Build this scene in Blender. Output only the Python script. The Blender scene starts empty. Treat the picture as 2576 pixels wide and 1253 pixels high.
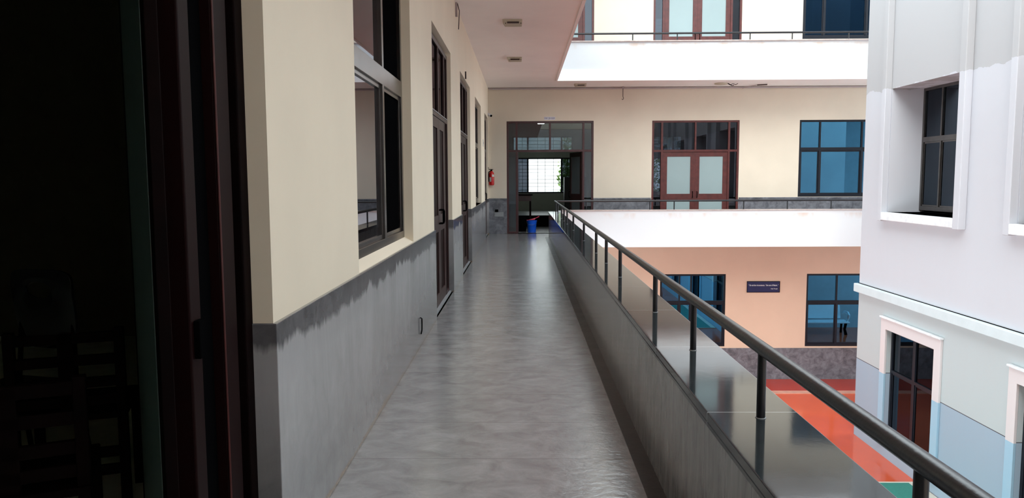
import bpy, bmesh, math, random
from mathutils import Vector, Matrix
PI = math.pi
scene = bpy.context.scene
COL = scene.collection
random.seed(7)

# ------------------------------------------------------------------ materials
def nm(name):
    m = bpy.data.materials.new(name); m.use_nodes = True
    nt = m.node_tree; nt.nodes.clear()
    out = nt.nodes.new('ShaderNodeOutputMaterial')
    return m, nt, out

def N(nt, t, **kw):
    n = nt.nodes.new(t)
    for k, v in kw.items():
        if hasattr(n, k) and not k.startswith('i_'): setattr(n, k, v)
    return n

def coords(nt, scale=(1, 1, 1)):
    g = N(nt, 'ShaderNodeNewGeometry'); mp = N(nt, 'ShaderNodeMapping')
    mp.inputs['Scale'].default_value = scale
    nt.links.new(g.outputs['Position'], mp.inputs['Vector'])
    return mp.outputs['Vector']

def noise(nt, vec, scale, detail=4, rough=.55, dist=0):
    n = N(nt, 'ShaderNodeTexNoise')
    n.inputs['Scale'].default_value = scale; n.inputs['Detail'].default_value = detail
    n.inputs['Roughness'].default_value = rough; n.inputs['Distortion'].default_value = dist
    nt.links.new(vec, n.inputs['Vector']); return n.outputs['Fac']

def ramp(nt, fac, stops):
    r = N(nt, 'ShaderNodeValToRGB'); cr = r.color_ramp
    while len(cr.elements) < len(stops): cr.elements.new(.5)
    for e, (p, c) in zip(cr.elements, stops):
        e.position = p; e.color = (*c, 1) if len(c) == 3 else c
    nt.links.new(fac, r.inputs['Fac']); return r.outputs['Color']

def mth(nt, op, a, b=None, c=None, clamp=False):
    n = N(nt, 'ShaderNodeMath'); n.operation = op; n.use_clamp = clamp
    for i, v in enumerate((a, b, c)):
        if v is None: continue
        if isinstance(v, (int, float)): n.inputs[i].default_value = v
        else: nt.links.new(v, n.inputs[i])
    return n.outputs[0]

def mixc(nt, fac, a, b):
    n = N(nt, 'ShaderNodeMix'); n.data_type = 'RGBA'
    for sock, v in ((n.inputs[0], fac), (n.inputs[6], a), (n.inputs[7], b)):
        if isinstance(v, (int, float)): sock.default_value = v
        elif isinstance(v, tuple): sock.default_value = (*v, 1)
        else: nt.links.new(v, sock)
    return n.outputs[2]

def plain(name, col, rough=.6, metal=0., spec=.5, var=.08, vscale=6, bump=0, bscale=40, coat=0.):
    m, nt, out = nm(name)
    p = N(nt, 'ShaderNodeBsdfPrincipled')
    p.inputs['Roughness'].default_value = rough; p.inputs['Metallic'].default_value = metal
    p.inputs['Specular IOR Level'].default_value = spec
    p.inputs['Coat Weight'].default_value = coat
    v = coords(nt); f = noise(nt, v, vscale)
    lo = tuple(max(0, c*(1-var)) for c in col); hi = tuple(min(1, c*(1+var)) for c in col)
    nt.links.new(ramp(nt, f, [(.3, lo), (.7, hi)]), p.inputs['Base Color'])
    if bump:
        b = N(nt, 'ShaderNodeBump'); b.inputs['Strength'].default_value = bump; b.inputs['Distance'].default_value = .01
        nt.links.new(noise(nt, v, bscale), b.inputs['Height']); nt.links.new(b.outputs[0], p.inputs['Normal'])
    nt.links.new(p.outputs[0], out.inputs[0])
    return m

def sepz(nt):
    g = N(nt, 'ShaderNodeNewGeometry'); s = N(nt, 'ShaderNodeSeparateXYZ')
    nt.links.new(g.outputs['Position'], s.inputs[0]); return s.outputs

def band(nt, v, centre_period, width):
    """1 inside a thin joint line every centre_period metres"""
    f = mth(nt, 'FRACT', mth(nt, 'DIVIDE', v, centre_period))
    a = mth(nt, 'ABSOLUTE', mth(nt, 'SUBTRACT', f, .5))
    return mth(nt, 'LESS_THAN', a, width/centre_period/2)

def granite(name, dark, light, rough=.12, joint=None, jaxis=1, jw=.006, jcol=(.02, .02, .02), bump=.05,
            bscale=18, mott=9, stretch=(1, 1, 1), rvar=.12, spec=.5, jcontr=.7, ior=1.5):
    m, nt, out = nm(name)
    p = N(nt, 'ShaderNodeBsdfPrincipled'); p.inputs['Specular IOR Level'].default_value = spec; p.inputs['IOR'].default_value = ior
    v = coords(nt, stretch); f = noise(nt, v, mott, 8, .65, .6); f2 = noise(nt, v, 1.3, 3)
    c = ramp(nt, f, [(.32, dark), (.68, light)])
    c = mixc(nt, mth(nt, 'MULTIPLY', f2, .35), c, tuple(x*.6 for x in dark))
    if joint:
        s = sepz(nt); b = band(nt, s[jaxis], joint, jw)
        c = mixc(nt, mth(nt, 'MULTIPLY', b, jcontr), c, jcol)
    nt.links.new(c, p.inputs['Base Color'])
    r = mth(nt, 'MULTIPLY_ADD', noise(nt, v, 3.1, 5), rvar*2, rough-rvar)
    r = mth(nt, 'MAXIMUM', r, .03)
    nt.links.new(r, p.inputs['Roughness'])
    if bump:
        b = N(nt, 'ShaderNodeBump'); b.inputs['Strength'].default_value = bump; b.inputs['Distance'].default_value = .012
        nt.links.new(noise(nt, v, bscale, 6, .6, .4), b.inputs['Height']); nt.links.new(b.outputs[0], p.inputs['Normal'])
    nt.links.new(p.outputs[0], out.inputs[0])
    return m

def two_tone_granite(name, top):
    """polished slab with a ragged paler tone that starts some centimetres under its top edge"""
    m, nt, out = nm(name)
    p = N(nt, 'ShaderNodeBsdfPrincipled')
    v = coords(nt); f = noise(nt, v, 9, 8, .65, .6)
    c = ramp(nt, f, [(.3, (.095, .093, .10)), (.7, (.18, .177, .185))])
    s = sepz(nt)
    streak = noise(nt, coords(nt, (1, 1.5, .35)), 1.5, 9, .66, .8)
    edge = mth(nt, 'MULTIPLY_ADD', streak, .34, top-.27)
    k = mth(nt, 'MULTIPLY', mth(nt, 'SUBTRACT', edge, s[2]), 30, clamp=True)
    fade = mth(nt, 'MULTIPLY_ADD', mth(nt, 'SUBTRACT', s[2], .15), 1.5, .15, clamp=True)
    fade = mth(nt, 'MAXIMUM', fade, .22)
    k = mth(nt, 'MULTIPLY', k, mth(nt, 'MULTIPLY', fade, mth(nt, 'MULTIPLY_ADD', streak, 1.3, .28)), clamp=True)
    c = mixc(nt, mth(nt, 'MULTIPLY', k, .8), c, (.50, .49, .495))
    foot = mth(nt, 'MULTIPLY', mth(nt, 'SUBTRACT', mth(nt, 'MULTIPLY_ADD', noise(nt, v, 4, 4), .07, .0), s[2]), 40, clamp=True)
    c = mixc(nt, mth(nt, 'MULTIPLY', foot, .75), c, (.22, .14, .07))
    nt.links.new(c, p.inputs['Base Color'])
    p.inputs['Specular IOR Level'].default_value = .9
    nt.links.new(mth(nt, 'MULTIPLY_ADD', k, .10, .12), p.inputs['Roughness'])
    b = N(nt, 'ShaderNodeBump'); b.inputs['Strength'].default_value = .06; b.inputs['Distance'].default_value = .01
    nt.links.new(noise(nt, coords(nt, (1, 4, 1)), 6, 5), b.inputs['Height']); nt.links.new(b.outputs[0], p.inputs['Normal'])
    nt.links.new(p.outputs[0], out.inputs[0]); return m

def glass(name, trans, refl, ior=1.5, rough=.01, boost=0.):
    """tinted pane: see-through tint mixed with a mirror layer that grows at grazing angles"""
    m, nt, out = nm(name)
    t = N(nt, 'ShaderNodeBsdfTransparent'); t.inputs[0].default_value = (*trans, 1)
    g = N(nt, 'ShaderNodeBsdfGlossy'); g.inputs['Roughness'].default_value = rough; g.inputs['Color'].default_value = (*refl, 1)
    fr = N(nt, 'ShaderNodeFresnel'); fr.inputs['IOR'].default_value = ior
    f = mth(nt, 'MULTIPLY_ADD', fr.outputs[0], 1-boost, boost, clamp=True)
    # faint dust so that the pane is never perfectly uniform
    f = mth(nt, 'MULTIPLY', f, mth(nt, 'MULTIPLY_ADD', noise(nt, coords(nt), 2.0, 3), .2, .9), clamp=True)
    mx = N(nt, 'ShaderNodeMixShader'); nt.links.new(f, mx.inputs[0])
    nt.links.new(t.outputs[0], mx.inputs[1]); nt.links.new(g.outputs[0], mx.inputs[2])
    nt.links.new(mx.outputs[0], out.inputs[0]); return m

def facade_mat(name):
    """right block: old grey top coat above, white below, grey then blue dado coats near the ground"""
    m, nt, out = nm(name)
    p = N(nt, 'ShaderNodeBsdfPrincipled'); p.inputs['Roughness'].default_value = .75
    s = sepz(nt); v = coords(nt)
    white, grey, pale, blue = (.535, .548, .59), (.41, .413, .425), (.465, .525, .54), (.30, .40, .50)
    e = mth(nt, 'MULTIPLY_ADD', noise(nt, coords(nt, (1, 1, .3)), 1.6, 5), .42, 3.06)
    up = mth(nt, 'GREATER_THAN', s[2], e)
    c = mixc(nt, up, white, grey)
    c = mixc(nt, mth(nt, 'LESS_THAN', s[2], -.9), c, pale)
    lo = mth(nt, 'MULTIPLY_ADD', noise(nt, v, 3, 3), .02, -2.5)
    c = mixc(nt, mth(nt, 'LESS_THAN', s[2], lo), c, blue)
    line = mth(nt, 'LESS_THAN', mth(nt, 'ABSOLUTE', mth(nt, 'ADD', s[2], 2.485)), .007)
    c = mixc(nt, line, c, (.02, .02, .03))
    c = mixc(nt, mth(nt, 'MULTIPLY', noise(nt, coords(nt, (1, 1, .25)), 2.2, 6), .18), c, (.45, .42, .42))
    nt.links.new(c, p.inputs['Base Color'])
    b = N(nt, 'ShaderNodeBump'); b.inputs['Strength'].default_value = .12; b.inputs['Distance'].default_value = .01
    nt.links.new(noise(nt, v, 5, 6), b.inputs['Height']); nt.links.new(b.outputs[0], p.inputs['Normal'])
    nt.links.new(p.outputs[0], out.inputs[0]); return m

def band_mat(name, tops):
    """white parapet face with rusty run-off stains just under its coping and hairline cracks"""
    m, nt, out = nm(name)
    p = N(nt, 'ShaderNodeBsdfPrincipled'); p.inputs['Roughness'].default_value = .7
    s = sepz(nt); c = (.68, .71, .73)
    c = mixc(nt, mth(nt, 'MULTIPLY', noise(nt, coords(nt, (1, 1, .3)), 1.5, 5), .12), c, (.6, .6, .62))
    for t in tops:
        d = mth(nt, 'SUBTRACT', t, s[2])
        near = mth(nt, 'MULTIPLY', mth(nt, 'SUBTRACT', .17, d), 8, clamp=True)
        pos = mth(nt, 'GREATER_THAN', d, 0)
        st = mth(nt, 'MULTIPLY', mth(nt, 'SUBTRACT', noise(nt, coords(nt, (1, 1, .35)), 2.4, 6, .6), .47), 5, clamp=True)
        k = mth(nt, 'MULTIPLY', mth(nt, 'MULTIPLY', near, pos), st, clamp=True)
        c = mixc(nt, mth(nt, 'MULTIPLY', k, .6), c, (.55, .38, .28))
    nt.links.new(c, p.inputs['Base Color'])
    nt.links.new(p.outputs[0], out.inputs[0]); return m

def frame_mat(name):
    m, nt, out = nm(name)
    p = N(nt, 'ShaderNodeBsdfPrincipled'); p.inputs['Roughness'].default_value = .7
    s = sepz(nt)
    c = mixc(nt, mth(nt, 'LESS_THAN', s[2], -2.5), (.66, .605, .61), (.29, .48, .62))
    nt.links.new(mixc(nt, mth(nt, 'MULTIPLY', noise(nt, coords(nt), 4, 5), .2), c, (.6, .6, .62)), p.inputs['Base Color'])
    nt.links.new(p.outputs[0], out.inputs[0]); return m

def emit(name, col, s):
    m, nt, out = nm(name); e = N(nt, 'ShaderNodeEmission')
    e.inputs[0].default_value = (*col, 1); e.inputs[1].default_value = s
    nt.links.new(e.outputs[0], out.inputs[0]); return m

M = {}
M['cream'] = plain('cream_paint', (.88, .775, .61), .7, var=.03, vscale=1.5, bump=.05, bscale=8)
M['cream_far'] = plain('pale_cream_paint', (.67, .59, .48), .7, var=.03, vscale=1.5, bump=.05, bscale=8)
M['peach'] = plain('peach_paint', (.66, .47, .35), .7, var=.03, vscale=1.5, bump=.05, bscale=8)
M['gallery_floor'] = plain('deep_red_oxide_floor', (.42, .035, .018), .13, var=.07, vscale=.8)
M['worn_edge'] = plain('worn_salmon_kerb', (.62, .30, .22), .35, var=.15, vscale=5)
M['ceiling'] = plain('ceiling_paint', (.88, .85, .83), .8, var=.03, vscale=1.2, bump=.04, bscale=5)
M['white'] = plain('white_paint', (.80, .80, .82), .7, var=.04, vscale=2, bump=.05, bscale=8)
M['band'] = band_mat('parapet_white', (.62, 4.88))
M['facade'] = facade_mat('right_block_paint')
M['wframe'] = frame_mat('window_surround_paint')
M['course'] = plain('string_course_paint', (.58, .655, .68), .7, var=.04, vscale=3, bump=.15, bscale=20)
M['ledge'] = plain('crumbling_ledge_paint', (.74, .76, .78), .8, var=.1, vscale=8, bump=.6, bscale=45)
M['floor'] = granite('corridor_floor_granite', (.185, .182, .185), (.34, .334, .338), .14, joint=.61, jaxis=1, jw=.006,
                     bump=.17, bscale=28, mott=7, stretch=(.7, 1, 1), rvar=.05, jcontr=.45, spec=.9, ior=1.75)
M['left_room_floor'] = plain('left_room_floor_tile', (.62, .66, .52), .5, var=.1)
M['room_floor'] = plain('room_floor_tile', (.16, .17, .15), .35, var=.2)
M['foot_strip'] = granite('black_foot_strip', (.012, .011, .012), (.03, .028, .029), .30, bump=.12, bscale=24, mott=7, rvar=.08, spec=.35)
M['dado'] = granite('dado_granite', (.085, .088, .10), (.24, .245, .275), .22, mott=6, bump=.05, rvar=.08)
M['dado_left'] = two_tone_granite('dado_granite_two_tone', .967)
M['parapet_stone'] = granite('parapet_granite', (.19, .186, .18), (.38, .372, .36), .12, joint=.29, jaxis=1, jw=.005,
                             bump=.08, bscale=9, mott=5, stretch=(1, 3, .7), rvar=.05, jcontr=.5, spec=.9, ior=1.6)
M['coping'] = granite('coping_black_granite', (.022, .027, .030), (.040, .046, .050), .07, joint=1.07, jaxis=1, jw=.008,
                      jcol=(.35, .36, .36), bump=.012, bscale=7, mott=14, rvar=.03, jcontr=.6, spec=.36)
M['coping_far'] = granite('coping_grey_granite', (.42, .34, .31), (.62, .55, .52), .3, bump=.02, mott=8, rvar=.05)
M['red_floor'] = plain('red_oxide_floor', (.60, .095, .038), .13, var=.07, vscale=.8)
M['green'] = plain('green_mat_rubber', (.03, .20, .16), .6, var=.1, vscale=30)
M['matborder'] = plain('cream_mat_border', (.55, .52, .44), .6)
M['iron'] = plain('black_painted_iron', (.008, .008, .011), .30, spec=.55, var=.35, vscale=18, bump=.10, bscale=45)
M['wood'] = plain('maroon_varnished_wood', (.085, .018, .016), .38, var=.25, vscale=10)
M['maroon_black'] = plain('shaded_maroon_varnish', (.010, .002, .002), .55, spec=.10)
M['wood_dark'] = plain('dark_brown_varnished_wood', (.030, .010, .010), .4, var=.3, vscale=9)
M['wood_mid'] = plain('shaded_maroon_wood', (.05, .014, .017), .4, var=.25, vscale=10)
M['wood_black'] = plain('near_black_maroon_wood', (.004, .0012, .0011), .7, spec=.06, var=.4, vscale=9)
M['alu'] = plain('dark_bronze_aluminium', (.13, .12, .115), .22, metal=.9, var=.15)
M['alu_black'] = plain('black_aluminium', (.006, .008, .014), .4, var=.15, spec=.3)
M['blueglass'] = glass('blue_reflective_glass', (.035, .085, .16), (.12, .39, .64), 1.5, boost=.62)
M['navyglass'] = glass('navy_glass', (.22, .28, .32), (.05, .13, .25), 1.5, boost=.12)
M['darkglass'] = glass('dark_clear_glass', (.50, .55, .57), (.75, .82, .88), 1.5, boost=.06)
M['sideglass'] = glass('smoked_glass', (.20, .22, .25), (.8, .85, .95), 1.5, boost=.025)
M['mirrorglass'] = glass('smoked_window_glass', (.02, .02, .025), (.62, .62, .66), 1.9, boost=.18)
M['dimglass'] = glass('shaded_door_glass', (.02, .02, .022), (.30, .27, .30), 1.5, boost=.01)
M['slateglass'] = glass('slate_glass', (.06, .07, .09), (.38, .46, .56), 1.5, boost=.07)
M['frost'] = plain('frosted_pane', (.27, .35, .36), .35, var=.03, vscale=1, spec=.6)
M['frost_dim'] = plain('dim_frosted_pane', (.10, .125, .14), .4, var=.03, vscale=1)
M['chrome'] = plain('brushed_steel', (.5, .5, .5), .3, metal=1, var=.05)
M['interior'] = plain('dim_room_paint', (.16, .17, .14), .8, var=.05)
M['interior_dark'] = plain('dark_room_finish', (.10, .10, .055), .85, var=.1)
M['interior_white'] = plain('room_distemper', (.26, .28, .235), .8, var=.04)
M['recess'] = plain('gallery_grey_paint', (.42, .44, .46), .8, var=.05)
M['black_plastic'] = plain('black_gloss_plastic', (.012, .016, .018), .15, var=.1)
M['black'] = plain('black_matt', (.003, .003, .0033), .9, spec=.0)
M['teal'] = plain('teal_etched_glass', (.10, .16, .145), .4, var=.05)
M['blue_plastic'] = plain('blue_bucket_plastic', (.0, .09, .62), .35, var=.05)
M['red_plastic'] = plain('red_pink_plastic', (.75, .07, .14), .35, var=.05)
M['red_paint'] = plain('red_enamel', (.55, .012, .012), .25, var=.05)
M['label_white'] = plain('printed_label_white', (.62, .62, .58), .5, var=.05)
M['navy'] = plain('navy_sign_enamel', (.012, .016, .075), .4, var=.08)
M['sign_white'] = plain('white_lettering', (.85, .85, .85), .5, var=0)
M['sign_back'] = plain('pale_sign_plate', (.66, .66, .74), .5, var=.02)
M['violet'] = plain('violet_lettering', (.06, .03, .13), .5, var=0)
M['grey_plate'] = plain('grey_notice_plate', (.26, .27, .28), .5, var=.05)
M['lampbody'] = plain('cream_lamp_housing', (.50, .46, .36), .45, var=.05)
M['louvre'] = plain('brown_lamp_louvre', (.045, .025, .02), .4)
M['tube'] = emit('lit_tube_panel', (.95, 1, .97), 14)
M['pvc'] = plain('mauve_conduit', (.42, .36, .36), .5, var=.05)
M['bench'] = plain('white_bench_paint', (.80, .82, .84), .5, var=.04)
M['leaf'] = plain('leaf_green', (.20, .34, .05), .5, var=.6, vscale=3)
M['bark'] = plain('bark', (.10, .07, .05), .9, var=.3)
M['lawn'] = plain('garden_ground', (.10, .14, .05), .9, var=.4, vscale=2)
M['shelfwood'] = plain('dull_cabinet_steel', (.05, .05, .05), .5, var=.1)

# ------------------------------------------------------------------ mesh helpers
class MB:
    def __init__(s): s.bm = bmesh.new(); s.T = Matrix.Identity(4)
    def box(s, x0, x1, y0, y1, z0, z1):
        c = [(x0, y0, z0), (x1, y0, z0), (x1, y1, z0), (x0, y1, z0), (x0, y0, z1), (x1, y0, z1), (x1, y1, z1), (x0, y1, z1)]
        v = [s.bm.verts.new(s.T @ Vector(p)) for p in c]
        for f in ((3, 2, 1, 0), (4, 5, 6, 7), (0, 1, 5, 4), (1, 2, 6, 5), (2, 3, 7, 6), (3, 0, 4, 7)):
            s.bm.faces.new([v[i] for i in f])
        return s
    def tube(s, pts, r, seg=12, cap=True):
        pts = [Vector(p) for p in pts]; rings = []
        rr = r if isinstance(r, (list, tuple)) else [r]*len(pts)
        for i, p in enumerate(pts):
            a = pts[max(0, i-1)]; b = pts[min(len(pts)-1, i+1)]
            d = (b-a).normalized()
            if i == 0:
                up = Vector((0, 0, 1)) if abs(d.z) < .9 else Vector((1, 0, 0))
                u = d.cross(up).normalized()
            else: u = (u-d*u.dot(d)).normalized()
            w = u.cross(d).normalized()
            rings.append([s.bm.verts.new(s.T @ (p+(u*math.cos(t)+w*math.sin(t))*rr[i])) for t in [2*PI*k/seg for k in range(seg)]])
        for i in range(len(rings)-1):
            for k in range(seg):
                s.bm.faces.new([rings[i][k], rings[i][(k+1) % seg], rings[i+1][(k+1) % seg], rings[i+1][k]])
        if cap:
            s.bm.faces.new(rings[0][::-1]); s.bm.faces.new(rings[-1])
        return s
    def lathe(s, prof, cx=0, cy=0, seg=28, cap=True):
        rings = []
        for r, z in prof:
            rings.append([s.bm.verts.new(s.T @ Vector((cx+r*math.cos(2*PI*k/seg), cy+r*math.sin(2*PI*k/seg), z))) for k in range(seg)])
        for i in range(len(rings)-1):
            for k in range(seg):
                s.bm.faces.new([rings[i][k], rings[i][(k+1) % seg], rings[i+1][(k+1) % seg], rings[i+1][k]])
        if cap:
            s.bm.faces.new(rings[0][::-1]); s.bm.faces.new(rings[-1])
        return s
    def prism(s, poly, h0, h1, axis='z'):
        """poly: list of 2-D points, extruded along axis"""
        def P(a, b, h):
            return {'z': (a, b, h), 'y': (a, h, b), 'x': (h, a, b)}[axis]
        lo = [s.bm.verts.new(s.T @ Vector(P(a, b, h0))) for a, b in poly]
        hi = [s.bm.verts.new(s.T @ Vector(P(a, b, h1))) for a, b in poly]
        n = len(poly)
        s.bm.faces.new(lo[::-1]); s.bm.faces.new(hi)
        for i in range(n): s.bm.faces.new([lo[i], lo[(i+1) % n], hi[(i+1) % n], hi[i]])
        return s
    def panel(s, u0, u1, z0, z1, y0, y1, holes=(), axis='y'):
        """slab in the u-z plane, thick from y0 to y1, with rectangular holes (u0,u1,z0,z1)"""
        us = sorted({u0, u1, *[min(max(h[i], u0), u1) for h in holes for i in (0, 1)]})
        zs = sorted({z0, z1, *[min(max(h[i], z0), z1) for h in holes for i in (2, 3)]})
        nu, nz = len(us)-1, len(zs)-1
        def solid(i, j):
            if i < 0 or j < 0 or i >= nu or j >= nz: return False
            cu, cz = (us[i]+us[i+1])/2, (zs[j]+zs[j+1])/2
            return not any(h[0] < cu < h[1] and h[2] < cz < h[3] for h in holes)
        cache = {}
        def V(i, j, k):
            if (i, j, k) not in cache:
                y = y1 if k else y0
                p = (us[i], y, zs[j]) if axis == 'y' else (y, us[i], zs[j])
                cache[(i, j, k)] = s.bm.verts.new(s.T @ Vector(p))
            return cache[(i, j, k)]
        for i in range(nu):
            for j in range(nz):
                if not solid(i, j): continue
                F = s.bm.faces.new
                F([V(i, j, 0), V(i+1, j, 0), V(i+1, j+1, 0), V(i, j+1, 0)])
                F([V(i, j+1, 1), V(i+1, j+1, 1), V(i+1, j, 1), V(i, j, 1)])
                if not solid(i-1, j): F([V(i, j, 1), V(i, j, 0), V(i, j+1, 0), V(i, j+1, 1)])
                if not solid(i+1, j): F([V(i+1, j, 0), V(i+1, j, 1), V(i+1, j+1, 1), V(i+1, j+1, 0)])
                if not solid(i, j-1): F([V(i, j, 0), V(i, j, 1), V(i+1, j, 1), V(i+1, j, 0)])
                if not solid(i, j+1): F([V(i, j+1, 1), V(i, j+1, 0), V(i+1, j+1, 0), V(i+1, j+1, 1)])
        return s
    def build(s, name, mat, parent=None, bevel=0, smooth=False):
        bmesh.ops.recalc_face_normals(s.bm, faces=s.bm.faces)
        me = bpy.data.meshes.new(name); s.bm.to_mesh(me); s.bm.free()
        me.materials.append(M[mat] if isinstance(mat, str) else mat)
        if smooth:
            for p in me.polygons: p.use_smooth = True
        o = bpy.data.objects.new(name, me); COL.objects.link(o)
        if parent: o.parent = parent
        if bevel:
            b = o.modifiers.new('bevel', 'BEVEL'); b.width = bevel; b.segments = 2; b.limit_method = 'ANGLE'
        if smooth:
            e = o.modifiers.new('split', 'EDGE_SPLIT'); e.split_angle = math.radians(40)
        return o

def tag(o, label=None, cat=None, group=None, kind=None):
    if label: o['label'] = label
    if cat: o['category'] = cat
    if group: o['group'] = group
    if kind: o['kind'] = kind
    return o
def empty(name, loc, rz=0, **kw):
    o = bpy.data.objects.new(name, None); o.empty_display_size = .1; COL.objects.link(o)
    o.location = loc; o.rotation_euler = (0, 0, rz); return tag(o, **kw)
def struct(o, label, cat): return tag(o, label, cat, kind='structure')
def copy_tree(o, parent=None):
    c = o.copy(); COL.objects.link(c)
    if parent: c.parent = parent
    for ch in o.children: copy_tree(ch, c)
    return c
def text_part(body, size, name, mat, parent, x, y, z, align='CENTER', rot=(PI/2, 0, 0), sx=1):
    cu = bpy.data.curves.new(name, 'FONT'); cu.body = body; cu.size = size; cu.extrude = .002
    cu.align_x = align; cu.align_y = 'CENTER'
    t = bpy.data.objects.new(name, cu); COL.objects.link(t)
    me = bpy.data.meshes.new_from_object(t.evaluated_get(bpy.context.evaluated_depsgraph_get()))
    bpy.data.objects.remove(t); bpy.data.curves.remove(cu)
    me.name = name; me.materials.clear(); me.materials.append(M[mat])
    o = bpy.data.objects.new(name, me); COL.objects.link(o); o.parent = parent
    o.location = (x, y, z); o.rotation_euler = rot; o.scale = (sx, 1, 1)
    return o

# ------------------------------------------------------------------ levels and planes (metres)
G, F1, F2, TOP = -4.23, 0.0, 4.23, 8.40
XL = -.935          # corridor face of the left wall
XP, XPO = .674, .90  # parapet inner and outer faces
XE = .88
YF = 20.9           # face of the far wall
YFP = 19.40         # outer face of the far parapet
YB = 28.0           # back wall of the far rooms
XR = 7.42           # face of the right block
YR = 16.68          # its far end
HC = 3.975
HD = .967
LW_OPEN = [(-.40, 2.79, 0, 3.14), (4.29, 6.455, HD, 3.14), (8.0, 10.08, 0, 3.14), (11.6, 13.75, 0, 3.13),  # near doorway widened out of view so more light enters the room
           (15.22, 17.35, HD, 3.14), (18.95, 20.72, 0, 3.14)]
FAR_OPEN = [(-.43, 1.945, 0, 3.075), (3.535, 5.905, 0, 3.07), (7.53, 9.75, .985, 3.065)]

# ------------------------------------------------------------------ shell
o = MB().panel(-4, YF, -.25, HC+.3, XL-.23, XL, LW_OPEN, axis='x').build('wall_left', 'cream')
struct(o, 'cream painted corridor wall on the left with deep door and window openings', 'wall')
upL = [(u0, u1, z0+F2 if z0 else F2, z1+F2) for u0, u1, z0, z1 in LW_OPEN]
o = MB().panel(-4, YF, HC+.3, TOP, XL-.23, XL).build('wall_left_upper', 'cream')
struct(o, 'cream wall of the top storey above the left corridor', 'wall')
o = MB().panel(-4, 21.3, G, -.25, XL-.23, XL).build('wall_left_lower', 'cream')
struct(o, 'cream ground floor wall below the left corridor', 'wall')
fo = FAR_OPEN + [(a, b, z0+F2, z1+F2) for a, b, z0, z1 in FAR_OPEN]
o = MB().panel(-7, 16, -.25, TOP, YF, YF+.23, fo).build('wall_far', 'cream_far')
struct(o, 'cream wall at the far end with maroon doors and blue windows', 'wall')
GW = [(3.88, 5.73, -3.265, -1.19), (8.0, 9.9, -3.265, -1.19)]
o = MB().panel(-1, 16, G, -.25, 21.3, 21.53, GW).build('wall_far_lower', 'peach')
struct(o, 'peach lit ground floor wall across the courtyard', 'wall')
# corridor floor and slabs
o = MB().box(XL-.23, XP+.02, -4, YFP+.22, -.25, 0).box(XL-.23, 16, YFP+.22, YF+.23, -.25, 0).build('floor', 'floor')
struct(o, 'grey polished granite corridor floor with faint slab joints', 'floor')
o = MB().box(XL-.23, XE, -4, YFP-.02, HC, F2).box(XL-.23, 16, YFP-.02, YF+.23, HC, F2).build('ceiling', 'ceiling')
struct(o, 'plain pinkish white corridor ceiling slab', 'ceiling')
o = MB().box(XE-.04, XE+.004, -4, YFP+.02, HC-.02, HC+.01).box(XE+.004, 16, YFP-.024, YFP+.02, HC-.02, HC+.01).build('trim_1', 'ceiling')
o.data.materials.clear(); o.data.materials.append(M['ceiling'])
struct(o, 'narrow drip strip along the open edge of the corridor ceiling', 'trim')
o = MB().box(-7, 1.2, -4.3, 19.2, TOP-.2, TOP).box(-7, 16, 19.2, YB+.3, TOP-.2, TOP).build('roof', 'white')
struct(o, 'flat roof slab over the corridors', 'roof')
# courtyard floor
o = MB().box(-1, 16, -4, 21.3, G-.1, G).build('floor_courtyard', 'red_floor')
struct(o, 'glossy orange red courtyard floor', 'floor')
o = MB().box(-.9, 16, 20.1, 21.28, G, G+.02).build('floor_gallery', 'gallery_floor')
struct(o, 'deep red floor strip under the far gallery', 'floor')
o = MB().box(-.9, 16, 19.85, 20.1, G, G+.021).build('trim_16', 'worn_edge', bevel=.004)
struct(o, 'worn pale edge between the deep red and orange red floors', 'trim')
o = MB().box(-7, 16, -4.3, -4, G, TOP).build('wall_back', 'white')
struct(o, 'white wall closing the courtyard behind the viewer', 'wall')

o = MB().box(.585, XP, -4, YFP+.2, 0, .003).build('trim_17', 'foot_strip')  # thin black strip laid on the floor beside the parapet foot
struct(o, 'thin black strip on the floor along the foot of the parapet', 'trim')
# parapets (white plastered upstands with polished granite lining and copings)
o = MB().box(XP+.01, XPO, -4, YFP, -.25, .625).box(XP+.01, XPO, YFP, YFP+.23, -.25, .625).box(XPO, 16, YFP, YFP+.23, -.25, .687).build('wall_parapet', 'band')
struct(o, 'white plastered corridor parapet with rusty run-off stains', 'wall')
o = MB().box(XE-.02, XPO, -4, YFP, HC+.01, 4.91).box(XE-.02, 16, YFP, YFP+.2, HC+.01, 4.91).build('wall_parapet_upper', 'band')
struct(o, 'white plastered parapet of the top storey corridor', 'wall')
o = MB().box(XP, XP+.012, -4, YFP+.2, 0, .612).build('baseboard_parapet', 'parapet_stone')
struct(o, 'grey polished granite lining on the inside of the parapet', 'wall cladding')
m = MB().box(XP-.012, .985, -4, YFP+.30, .626, .661); m.box(XP-.012, XP+.02, -4, YFP+.30, .608, .628)
o = m.build('trim_2', 'coping', bevel=.004)
struct(o, 'black polished granite coping slab on the corridor parapet', 'trim')
o = MB().box(.985, 16, YFP-.03, YFP+.27, .685, .705).build('trim_3', 'coping_far', bevel=.004)
struct(o, 'stained stone coping on the far parapet', 'trim')
o = MB().box(XE-.05, .96, -4, YFP-.06, 4.91, 4.935).box(XE-.05, 16, YFP-.06, YFP+.26, 4.91, 4.935).build('trim_4', 'coping_far', bevel=.004)
struct(o, 'stone coping on the upper parapet', 'trim')

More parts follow.
